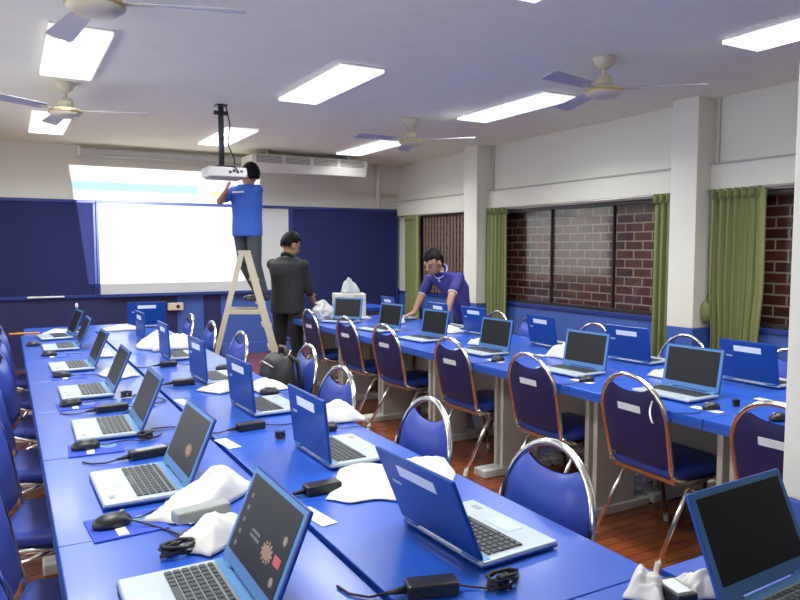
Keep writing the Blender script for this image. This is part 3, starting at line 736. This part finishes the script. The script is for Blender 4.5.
S1 = None
for i, (x, y, rz, lb) in enumerate([(.735, 1.80, 8, 'right of the nearest left laptop lid'), (.722, 2.66, 8, 'beside the seam by the second laptop'), (.733, 3.50, 8, 'beside the seam by the third laptop'),
                                    (2.835, 2.14, 2, 'before the nearest aisle-edge laptop'), (3.27, 2.11, 2, 'midway across, behind the nearest aisle chair'), (2.83, 2.95, 2, 'before the second aisle-edge laptop'), (3.28, 3.80, 2, 'midway across, by the second window-row laptops'), (2.84, 3.78, 2, 'before the third aisle-edge laptop')]):
    if S1 is None:
        S1 = MB().box((0, 0, .0006), (.048, .15, .0012)).build('paper_slip', M_PAPER); o = S1
    else: o = S1.copy(); COL.objects.link(o)
    o.location = (x, y, TZ); o.rotation_euler = (0, 0, R(rz)); tag(o, 'white paper slip stuck on the blue table '+lb, 'paper slip', 'paper slips')

tag(MB().box((.12, 7.0, TZ+.008), (.24, .03, .014), (0, 0, R(-6))).build('orange_stick', M_ORANGE, bevel=.003), 'orange plastic stick at the far left corner of the left tables', 'stick')
t = empty('desk_microphone', (.56, 7.05, TZ)); tag(t, 'thin grey desk microphone standing at the far left tables', 'microphone')
MB().lathe([(.04, 0), (.04, .012), (.01, .016)]).build('base', M_BLACK, t); MB().cyl((0, 0, .01), (-.01, 0, .22), .004).build('stem', M_GREYP, t); MB().ell((-.011, 0, .235), (.014, .014, .022)).build('head', M_WHITEP, t)

# ------------------------------------------------------------------ printer and plastic bag at the far end
t = empty('printer', (3.25, 6.97, TZ), R(-18)); t.scale = (.86, .8, .86); tag(t, 'beige laser printer at the far end of the window row, plastic bag on top', 'printer')
MB().box((0, 0, .115), (.40, .30, .22)).build('body', M_PRN, t, bevel=.012)
MB().box((0, 0, .27), (.40, .30, .085)).build('scanner_head', M_PRN, t, bevel=.012)
MB().box((.06, -.151, .245), (.20, .006, .03)).build('output_slot', M_PRN2, t); MB().box((-.12, -.151, .245), (.10, .006, .055)).build('side_window', M_PRN2, t)
MB().box((0, -.153, .075), (.36, .008, .10)).build('paper_tray', M_PRN, t, bevel=.004); MB().box((.10, -.152, .285), (.10, .004, .012)).build('control_panel', M_PRN2, t)
wrap(3.27, 6.97, .20, .15, .14, -10, 'crumpled clear plastic bag on top of the beige printer', 31, M_PLASTIC, TZ+.267, group='plastic bags')['category'] = 'plastic bag'
bag = MB()
bag.loft([((0, 0, 0), (.11, 0, 0), (0, .05, 0)), ((.01, 0, .05), (.15, 0, 0), (0, .085, 0)), ((0, .01, .15), (.14, 0, 0), (0, .08, 0)), ((-.02, 0, .22), (.09, 0, 0), (0, .05, 0)), ((-.09, 0, .27), (.07, 0, .03), (0, .015, 0))])
bmesh.ops.subdivide_edges(bag.bm, edges=bag.bm.edges[:], cuts=2, use_grid_fill=True)
for v_ in bag.bm.verts:
    c = v_.co.copy(); v_.co += Vector((noise.noise(c*11), noise.noise(c*11+Vector((5, 0, 0))), .6*noise.noise(c*9+Vector((0, 3, 0))) if c.z > .02 else 0))*.055
o = bag.build('white_bag', M_FOAM, smooth=True, sub=1); o.location = (2.93, 6.90, TZ+.002); o.scale = (.8, .8, .72); tag(o, 'white plastic bag standing at the far end of the window row by the printer', 'bag')

# ------------------------------------------------------------------ backpack on the chair
t = empty('backpack', (1.43, 4.08, .478), R(-85)); t.scale = (1.0, .9, .95); tag(t, 'black backpack sitting on the fourth aisle-side chair of the left double row', 'backpack')
m = MB().loft([((0, 0, .0), (.13, 0, 0), (0, .07, 0)), ((0, -.01, .03), (.165, 0, 0), (0, .105, 0)), ((0, -.015, .18), (.17, 0, 0), (0, .115, 0)), ((0, -.01, .32), (.155, 0, 0), (0, .10, 0)), ((0, .0, .39), (.12, 0, 0), (0, .07, 0)), ((0, .01, .41), (.06, 0, 0), (0, .03, 0))])
for v_ in m.bm.verts: v_.co += Vector((noise.noise(v_.co*9), noise.noise(v_.co*9+Vector((5, 0, 0))), noise.noise(v_.co*9+Vector((0, 7, 0)))))*.025
m.build('body', M_BAG, t, smooth=True, sub=2)
m = MB().loft([((0, -.10, .04), (.10, 0, 0), (0, .03, 0)), ((0, -.125, .08), (.125, 0, 0), (0, .05, 0)), ((0, -.125, .18), (.12, 0, 0), (0, .045, 0)), ((0, -.105, .23), (.09, 0, 0), (0, .025, 0))])
m.build('front_pocket', M_BAG, t, smooth=True, sub=1)
MB().tube([(-.05, .03, .40), (-.04, .03, .45), (.04, .03, .45), (.05, .03, .40)], .010).build('top_handle', M_BAG2, t, smooth=True)
for s in (-1, 1): MB().tube([(s*.07, .04, .40), (s*.09, .09, .36), (s*.10, .11, .22), (s*.11, .07, .05)], .014).build('strap', M_BAG, t, smooth=True)
MB().tube([(-.10, -.09, .34), (0, -.12, .37), (.10, -.09, .34)], .004).build('zip', M_ALU, t, smooth=True)

# ------------------------------------------------------------------ step ladder
wv = Vector((.285, .9585, 0)); sv = Vector((.9585, -.285, 0)); LB = Vector((2.17, 7.22, 0))
def lp(s, w, z): return LB+sv*s+wv*w+Vector((0, 0, z))
t = empty('step_ladder', LB); tag(t, 'cream folding step ladder standing open in front of the whiteboard', 'ladder'); LI = Matrix.Translation(-LB)
def lbuild(m, name, mt, par=None, bevel=.003):
    bmesh.ops.transform(m.bm, matrix=LI, verts=m.bm.verts[:]); return m.build(name, mt, par or t, bevel=bevel)
ZT = 1.47; SP = .40
for side in (1, -1):
    for w in (-1, 1):
        r_ = lbuild(MB().bar(lp(side*.025, w*.15, ZT), lp(side*SP, w*.22, 0.02), .028 if side < 0 else .03, .055 if side < 0 else .075, up=sv), 'rail', M_LADDER)
        lbuild(MB().box(lp(side*SP, w*.22, .015), (.07, .04, .03)), 'foot', M_BLACK, r_)
for k, z in enumerate((.24, .48, .72, .96, 1.20)):
    s = .025+(SP-.025)*(1-z/ZT); ww = .15+.07*(1-z/ZT)
    lbuild(MB().bar(lp(s, -ww, z-.012), lp(s, ww, z-.012), .10, .024, up=(0, 0, 1)), 'step', M_LADDER)
for z in (.35, .80, 1.2):
    s = -(.025+(SP-.025)*(1-z/ZT)); ww = .15+.07*(1-z/ZT); lbuild(MB().bar(lp(s, -ww, z), lp(s, ww, z), .02, .03), 'cross_bar', M_LADDER)
for w in (-1, 1):
    lbuild(MB().bar(lp(-.185, w*.175, .86), lp(.185, w*.175, .85), .016, .045), 'spreader', M_LADDER)
lbuild(MB().bar(lp(0, -.17, ZT), lp(0, .17, ZT), .13, .03), 'top_cap', M_LADDER)

# ------------------------------------------------------------------ people
def basis(fwd, up=(0, 0, 1)):
    f = Vector(fwd).normalized(); u_ = Vector(up); r_ = f.cross(u_).normalized(); u_ = r_.cross(f)
    return r_, f, u_            # right, forward, up
def mrot(r_, f, u_): return Matrix((r_, f, u_)).transposed()
def remesh(o, vox, it=6):
    md = o.modifiers.new('Remesh', 'REMESH'); md.mode = 'VOXEL'; md.voxel_size = vox; md.use_smooth_shade = True
    md = o.modifiers.new('Smooth', 'SMOOTH'); md.iterations = it; md.factor = .5
def hand(m, wr, d, n, thumb, k=1., curl=.35):
    d = Vector(d).normalized(); n = Vector(n); n = (n-d*n.dot(d)).normalized(); sde = d.cross(n).normalized()
    if sde.dot(Vector(thumb)) < 0: sde = -sde      # sde points to thumb side
    wr = Vector(wr); M = mrot(sde, d, n)
    m.ell(wr+d*.045*k, (.040*k, .052*k, .016*k), M); m.cap(wr-d*.01, .024*k, wr+d*.03*k, .026*k)
    for i, (off, L) in enumerate([(.028, .070), (.010, .078), (-.009, .072), (-.027, .056)]):
        a = wr+d*.085*k+sde*off*k; sp = sde*(off*.35)
        b_ = a+(d+sp-n*curl*.5).normalized()*L*.5*k; c = b_+(d*.9-n*curl*1.6).normalized()*L*.5*k
        m.cap(wr+d*.05*k+sde*off*.9*k, .0105*k, a, .0098*k, 8); m.cap(a, .0098*k, b_, .009*k, 8); m.cap(b_, .009*k, c, .0075*k, 8)
    a = wr+d*.025*k+sde*.034*k; b_ = a+(d*.6+sde*.8-n*.2).normalized()*.036*k; c = b_+(d*.95+sde*.25-n*.2).normalized()*.030*k
    m.cap(wr+d*.02*k+sde*.015*k, .014*k, a, .0125*k, 8); m.cap(a, .0125*k, b_, .011*k, 8); m.cap(b_, .011*k, c, .0085*k, 8)
def person(name, label, base, P, tf, hf, k, mats, sleeve, hands, collar=None, shoes=None, extra=None, hup=(0, 0, 1), hairlen=0., wide=.016, hk=1.10):
    """P: joints in world space; tf torso facing, hf head facing, k body scale"""
    root = empty(name, base); tag(root, label, 'person'); inv = Matrix.Translation(-Vector(base))
    ank = P.get('ankle_h', .075); P = {a: Vector(b_) for a, b_ in P.items() if a != 'ankle_h'}
    def fin(m, nm, mt, par, vox=None, it=6, smooth=True, lvl=0):
        bmesh.ops.transform(m.bm, matrix=inv, verts=m.bm.verts[:]); o = m.build(nm, mt, par, smooth=smooth)
        if vox: remesh(o, vox, it)
        return o
    hp, ch, nk, hd = P['hip'], P['chest'], P['neck'], P['head']
    ax = (P['shR']-P['shL']).normalized()
    tf = Vector(tf); tf = (tf-ax*tf.dot(ax)).normalized()
    hx = (P['hipR']-P['hipL']).normalized()
    r_, f, u_ = basis(hf, hup); HM = mrot(r_, f, u_)
    kb = k; K2 = k*hk
    def hpnt(x, y, z): return hd+r_*x*K2+f*y*K2+u_*z*K2
    def torso(m, g):
        mid = hp.lerp(ch, .5)
        shc = (P['shR']+P['shL'])/2; sw = (P['shR']-P['shL']).length/2
        wx = hx.lerp(ax, .5).normalized(); fm = tf
        m.loft([(hp-(ch-hp).normalized()*.06*k, hx*(.155*k+g), fm*(.105*k+g)), (hp+(ch-hp)*.1, hx*(.165*k+g), fm*(.115*k+g)), (mid, wx*(.150*k+g), fm*(.105*k+g)), (ch, ax*(.168*k+g), fm*(.118*k+g)),
                (ch.lerp(shc, .6), ax*(sw*1.02+g), fm*(.104*k+g)), (shc, ax*(sw*1.10+g), fm*(.085*k+g)), (shc.lerp(nk, .38), ax*(sw*.72+g), fm*(.066*k+g)), (shc.lerp(nk, .80), ax*(.075*k+g), fm*(.060*k+g))])
        for q in ('shR', 'shL'): m.ell(P[q]-(nk-shc)*.15, (.042*k+g*.8,)*3)
    # body
    m = MB(); torso(m, 0)
    m.cap((P['shR']+P['shL'])/2+(nk-(P['shR']+P['shL'])/2)*.2, .056*k, hd+u_*-.06*k-f*.012*k, .050*k)
    m.ell(hpnt(0, -.008, .022), (.076*K2, .094*K2, .098*K2), HM, 3); m.ell(hpnt(0, .026, -.048), (.056*K2, .064*K2, .066*K2), HM, 3); m.ell(hpnt(0, .060, -.088), (.026*K2, .024*K2, .022*K2), HM)
    m.cap(hpnt(0, .082, .018), .011*K2, hpnt(0, .103, -.022), .014*K2); m.ell(hpnt(0, .093, -.030), (.020*K2, .012*K2, .010*K2), HM)
    m.cap(hpnt(-.034, .073, .034), .012*K2, hpnt(.034, .073, .034), .012*K2)
    for s in (-1, 1):
        m.ell(hpnt(s*.077, -.006, -.010), (.010*K2, .020*K2, .032*K2), HM); m.ell(hpnt(s*.034, .046, -.026), (.026*K2, .022*K2, .030*K2), HM)
    for S, (d, n, th) in hands.items():
        m.cap(P['sh'+S].lerp(P['el'+S], .10), .044*k, P['el'+S], .040*k); m.cap(P['el'+S], .041*k, P['wr'+S], .028*k); hand(m, P['wr'+S], d, n, th, k)
    for S in 'LR':
        m.cap(P['hip'+S], .082*k, P['kn'+S], .056*k); m.cap(P['kn'+S], .054*k, P['an'+S], .038*k)
        m.ell(P['kn'+S].lerp(P['an'+S], .3)-Vector(tf)*.012, (.046*k, .046*k, .09*k))
    fin(m, 'body', mats['skin'], root, .0058, 8)
    # face and hair
    for s in (-1, 1): fin(MB().ell(hpnt(s*.031, .083, .006), (.011*K2, .007*K2, .005*K2), HM), 'eye', M_EYE, root)
    fin(MB().ell(hpnt(0, .086, -.058), (.023*K2, .010*K2, .008*K2), HM), 'mouth', M_SKIN2, root)
    m = MB(); m.ell((0, 0, 0), (1, 1, 1), sub=4)
    for v_ in m.bm.verts:
        c = v_.co.copy(); x, y, z = c
        q = 1.0 if (z > .42 - .10*noise.noise(c*4) or (y < .30 and z > -.05-hairlen+.35*max(0, y+.2)) or (y < -.25 and z > -.55-hairlen)) else 0.
        s = 1.0+.115*q-(.16*(1-q))+.05*noise.noise(c*6)*q
        v_.co = Vector((x*.080*s, (y*.098*s)-.008, z*.108*s+.020))*K2
        if z > .75 and q: v_.co.z += .006*K2
    bmesh.ops.transform(m.bm, matrix=Matrix.Translation(hd) @ HM.to_4x4(), verts=m.bm.verts[:])
    fin(m, 'hair', M_HAIR, root)
    # top
    m = MB(); torso(m, wide)
    hem = P.get('hem')
    if hem is not None: m.loft([(hem, hx*(.165*k+wide), tf*(.118*k+wide)), (hp, hx*(.165*k+wide), tf*(.120*k+wide)), (hp.lerp(ch, .5), hx*(.160*k+wide), tf*(.112*k+wide)), (ch, ax*(.165*k+wide), tf*(.116*k+wide))])
    for S in hands:
        if sleeve == 'short':
            q = P['sh'+S].lerp(P['el'+S], .68); m.cap(P['sh'+S].lerp(P['el'+S], .08), .058*k, q, .062*k)
        else:
            w_ = P['el'+S].lerp(P['wr'+S], .86 if sleeve == 'long' else .25); m.cap(P['sh'+S].lerp(P['el'+S], .08), .060*k, P['el'+S], .056*k); m.cap(P['el'+S], .056*k, w_, .046*k)
    top = fin(m, 'shirt' if sleeve == 'short' else 'jacket', mats['top'], root, .009, 9)
    if extra: extra(top, fin, P, tf, ax)
    if collar:
        sh = (P['shR']+P['shL'])/2; cpos = sh.lerp(nk, .58); cu = (hd-sh).normalized(); pts = []
        for q in range(24):
            a = q/24*2*math.pi; pts.append(cpos+ax*math.cos(a)*.069*k+(tf-cu*tf.dot(cu)).normalized()*math.sin(a)*.070*k+cu*(.02*k-.018*k*math.sin(a)))
        fin(MB().tube(pts, .021*k, True), 'collar', collar, top)
    # trousers
    m = MB().loft([(hp+(ch-hp).normalized()*.04*k, hx*.163*k, tf*.115*k), (hp, hx*.170*k, tf*.120*k), (hp-(ch-hp).normalized()*.08*k, hx*.165*k, tf*.115*k)])
    for S in 'LR':
        m.cap(P['hip'+S], .094*k, P['kn'+S], .071*k); m.cap(P['kn'+S], .070*k, P['an'+S]+(P['kn'+S]-P['an'+S])*.08, .060*k)
    fin(m, 'trousers', mats['low'], root, .010, 4)
    for S in 'LR':
        d = Vector(P['toe'+S])-P['an'+S]; d.z = 0; d.normalize(); sd = d.cross(Vector((0, 0, 1)))
        g = P['an'+S].z-ank
        c = Vector((P['an'+S].x, P['an'+S].y, g))
        m = MB(); M = mrot(sd, d, Vector((0, 0, 1)))
        m.ell(c-d*.015*k+Vector((0, 0, .035)), (.038*k, .055*k, .05*k), M, 3); m.ell(c+d*.085*k+Vector((0, 0, .024)), (.045*k, .105*k, .038*k), M, 3); m.cap(c+Vector((0, 0, .04)), .04*k, P['an'+S], .042*k)
        o = None
        for v_ in m.bm.verts:
            if v_.co.z < g+.002: v_.co.z = g+.002
        fin(m, 'shoe', mats['shoe'], root, .007, 2)
    return root

# man on the ladder, seen from behind, turned left toward the projector
s_ = Vector((-.9585, .285, 0)); w_ = Vector((.285, .9585, 0))
def A1(s, w, z): return LB+sv*s+wv*w+Vector((0, 0, z))
stp = .96
P1 = dict(hip=A1(.035, .0, 1.71), chest=A1(.035, .01, 1.97), neck=A1(.035, .02, 2.18), head=A1(.07, .05, 2.265),
          shL=A1(-.085, .10, 2.115), shR=A1(.145, -.08, 2.115), hipL=A1(-.030, .055, 1.68), hipR=A1(.10, -.055, 1.68),
          elL=A1(-.235, -.06, 1.985), wrL=A1(-.165, -.27, 2.07), elR=A1(.14, .16, 1.93), wrR=A1(-.06, .26, 2.02),
          knL=A1(-.0, .08, 1.34), knR=A1(.11, -.11, 1.34), anL=A1(.15, .085, stp+.07), anR=A1(.19, -.085, stp+.07), toeL=A1(-.1, .09, stp), toeR=A1(-.06, -.08, stp), hem=A1(.035, .0, 1.63), ankle_h=.07)
def ex1(top, fin, P, tf, ax):
    c = (P['shR']+P['shL'])/2-Vector((0, 0, .035))-tf*.136
    m = MB().bar(c-ax*.075, c+ax*.075, .004, .016, up=(0, 0, 1))
    m.bm.verts.ensure_lookup_table()
    fin(m, 'back_print', M_PAPER, top, smooth=False)
person('person', 'man in a bright blue shirt standing on the ladder, reaching toward the projector', A1(.19, 0, stp), P1, -.25*sv+.97*wv, -.75*sv+.66*wv, .90,
       dict(skin=M_SKIN, top=M_SHIRTB, low=M_TROU, shoe=M_SHOE), 'short',
       {'L': ((-.1, -.8, .5), -sv, wv), 'R': (-sv+Vector((0, 0, .5)), -wv, Vector((0, 0, 1)))}, extra=ex1, wide=.026)

# man in the black jacket standing in the aisle, looking down to the right
B2 = Vector((2.69, 7.32, 0)); R2 = Vector((.875, -.485, 0)); F2 = Vector((.485, .875, 0))      # camera-right and away
def Q2(r_, f, z): return B2+R2*r_+F2*f+Vector((0, 0, z))
P2 = dict(hip=Q2(-.02, 0, .90), chest=Q2(-.01, .0, 1.22), neck=Q2(0, .02, 1.435), head=Q2(.02, .05, 1.54),
          shL=Q2(-.185, .075, 1.345), shR=Q2(.175, -.08, 1.335), hipL=Q2(-.10, .05, .88), hipR=Q2(.08, -.04, .88),
          elL=Q2(-.15, .22, 1.08), wrL=Q2(.10, .34, 1.00), elR=Q2(.215, .0, 1.06), wrR=Q2(.255, .17, .90),
          knL=Q2(-.11, .06, .48), knR=Q2(.09, -.03, .48), anL=Q2(-.12, .03, .08), anR=Q2(.10, -.06, .08), toeL=Q2(-.02, .25, 0), toeR=Q2(.22, .16, 0), hem=Q2(-.02, 0, .80), ankle_h=.08)
person('person', 'man in a black jacket standing with his back turned, looking down by the window row', B2, P2, .35*R2+.93*F2, .75*R2+.62*F2+Vector((0, 0, -.45)), 1.0,
       dict(skin=M_SKIN, top=M_JACKET, low=M_TROU2, shoe=M_SHOE), 'mid',
       {'L': (R2, Vector((0, 0, 1)), F2), 'R': (Vector((.45, .75, -.45)), Vector((.6, -.3, .6)), Vector((-.4, .5, .6)))}, collar=M_JACKET, wide=.034)

# man in the indigo polo bending over the window row
B3 = Vector((4.06, 6.15, 0)); R3 = Vector((.85, -.527, 0)); F3 = Vector((.527, .85, 0))
def Q3(r_, f, z): return B3+R3*r_+F3*f+Vector((0, 0, z))
P3 = dict(hip=Q3(.12, .0, .83), chest=Q3(.01, -.04, 1.10), neck=Q3(-.13, -.10, 1.28), head=Q3(-.20, -.15, 1.36),
          shL=Q3(.06, -.16, 1.225), shR=Q3(-.225, .10, 1.205), hipL=Q3(.14, -.09, .82), hipR=Q3(.10, .09, .82),
          elL=Q3(-.02, -.34, 1.03), wrL=Q3(-.06, -.40, .87), elR=Q3(-.33, .0, .99), wrR=Q3(-.40, -.06, .835),
          knL=Q3(.11, -.09, .46), knR=Q3(.08, .11, .46), anL=Q3(.14, -.08, .08), anR=Q3(.11, .12, .08), toeL=Q3(-.1, -.16, 0), toeR=Q3(-.13, .04, 0), hem=Q3(.135, .01, .74), ankle_h=.08)
def ex3(top, fin, P, tf, ax):
    for S in 'LR':
        q = P['sh'+S].lerp(P['el'+S], .70); d = (P['el'+S]-P['sh'+S]).normalized()
        fin(MB().cyl(q-d*.007, q+d*.060*.95, .0615, .0615), 'sleeve_lining', M_SHIRTP, top) if False else None
        u1 = d.orthogonal().normalized(); u2 = d.cross(u1)
        e = P['sh'+S].lerp(P['el'+S], .68)+d*.045
        fin(MB().tube([e+(u1*math.cos(a/20*6.283)+u2*math.sin(a/20*6.283))*.047 for a in range(20)], .005, True), 'sleeve_trim', M_PAPER, top)
    sh = (P['shR']+P['shL'])/2; cpos = sh.lerp(P['neck'], .80); cu = (P['head']-sh).normalized(); tt = (tf-cu*tf.dot(cu)).normalized(); pts = []
    for q in range(24):
        a = q/24*2*math.pi; pts.append(cpos+ax*math.cos(a)*.080+tt*math.sin(a)*.082+cu*(.010-.018*math.sin(a)))
    fin(MB().tube(pts, .004, True), 'collar_trim', M_PAPER, top)
    fin(MB().bar(cpos+tt*.085-cu*.015, cpos+tt*.112-cu*.12, .022, .006, up=tt), 'placket', M_PAPER, top, smooth=False)
person('person', 'man in an indigo polo shirt with pale trim bending over the window row', B3, P3, -.75*R3-.62*F3+Vector((0, 0, -.1)), -.62*R3-.62*F3+Vector((0, 0, -.50)), .97,
       dict(skin=M_SKIN, top=M_SHIRTP, low=M_TROU2, shoe=M_SHOE), 'short',
       {'L': (-.5*R3-.35*F3+Vector((0, 0, -.35)), (0, 0, 1), R3), 'R': (-.8*R3-.3*F3+Vector((0, 0, -.25)), (0, 0, 1), F3)}, collar=M_SHIRTP, extra=ex3)

# ------------------------------------------------------------------ light, world, camera
w = bpy.data.worlds.new('room_ambient'); sc.world = w; w.use_nodes = True
bg = w.node_tree.nodes['Background']; bg.inputs[0].default_value = (.97, .98, 1., 1); bg.inputs[1].default_value = 4.6

f = 705.; p = math.atan(51/f); th = math.atan(394.4/f*math.cos(p))
cd = bpy.data.cameras.new('camera'); cd.sensor_width = 36; cd.lens = 36*f/800; cd.clip_start = .02
co = bpy.data.objects.new('camera', cd); COL.objects.link(co); co.location = (0, 0, 1.5); co.rotation_euler = (R(90)-p, 0, -th); sc.camera = co

sc.view_settings.view_transform = 'Standard'; sc.view_settings.look = 'None'
sc.view_settings.exposure = -0.08; sc.view_settings.gamma = 1.05
try:
    sc.cycles.use_denoising = True; sc.cycles.max_bounces = 8; sc.cycles.sample_clamp_indirect = 6; sc.cycles.caustics_reflective = False; sc.cycles.caustics_refractive = False
except Exception: pass
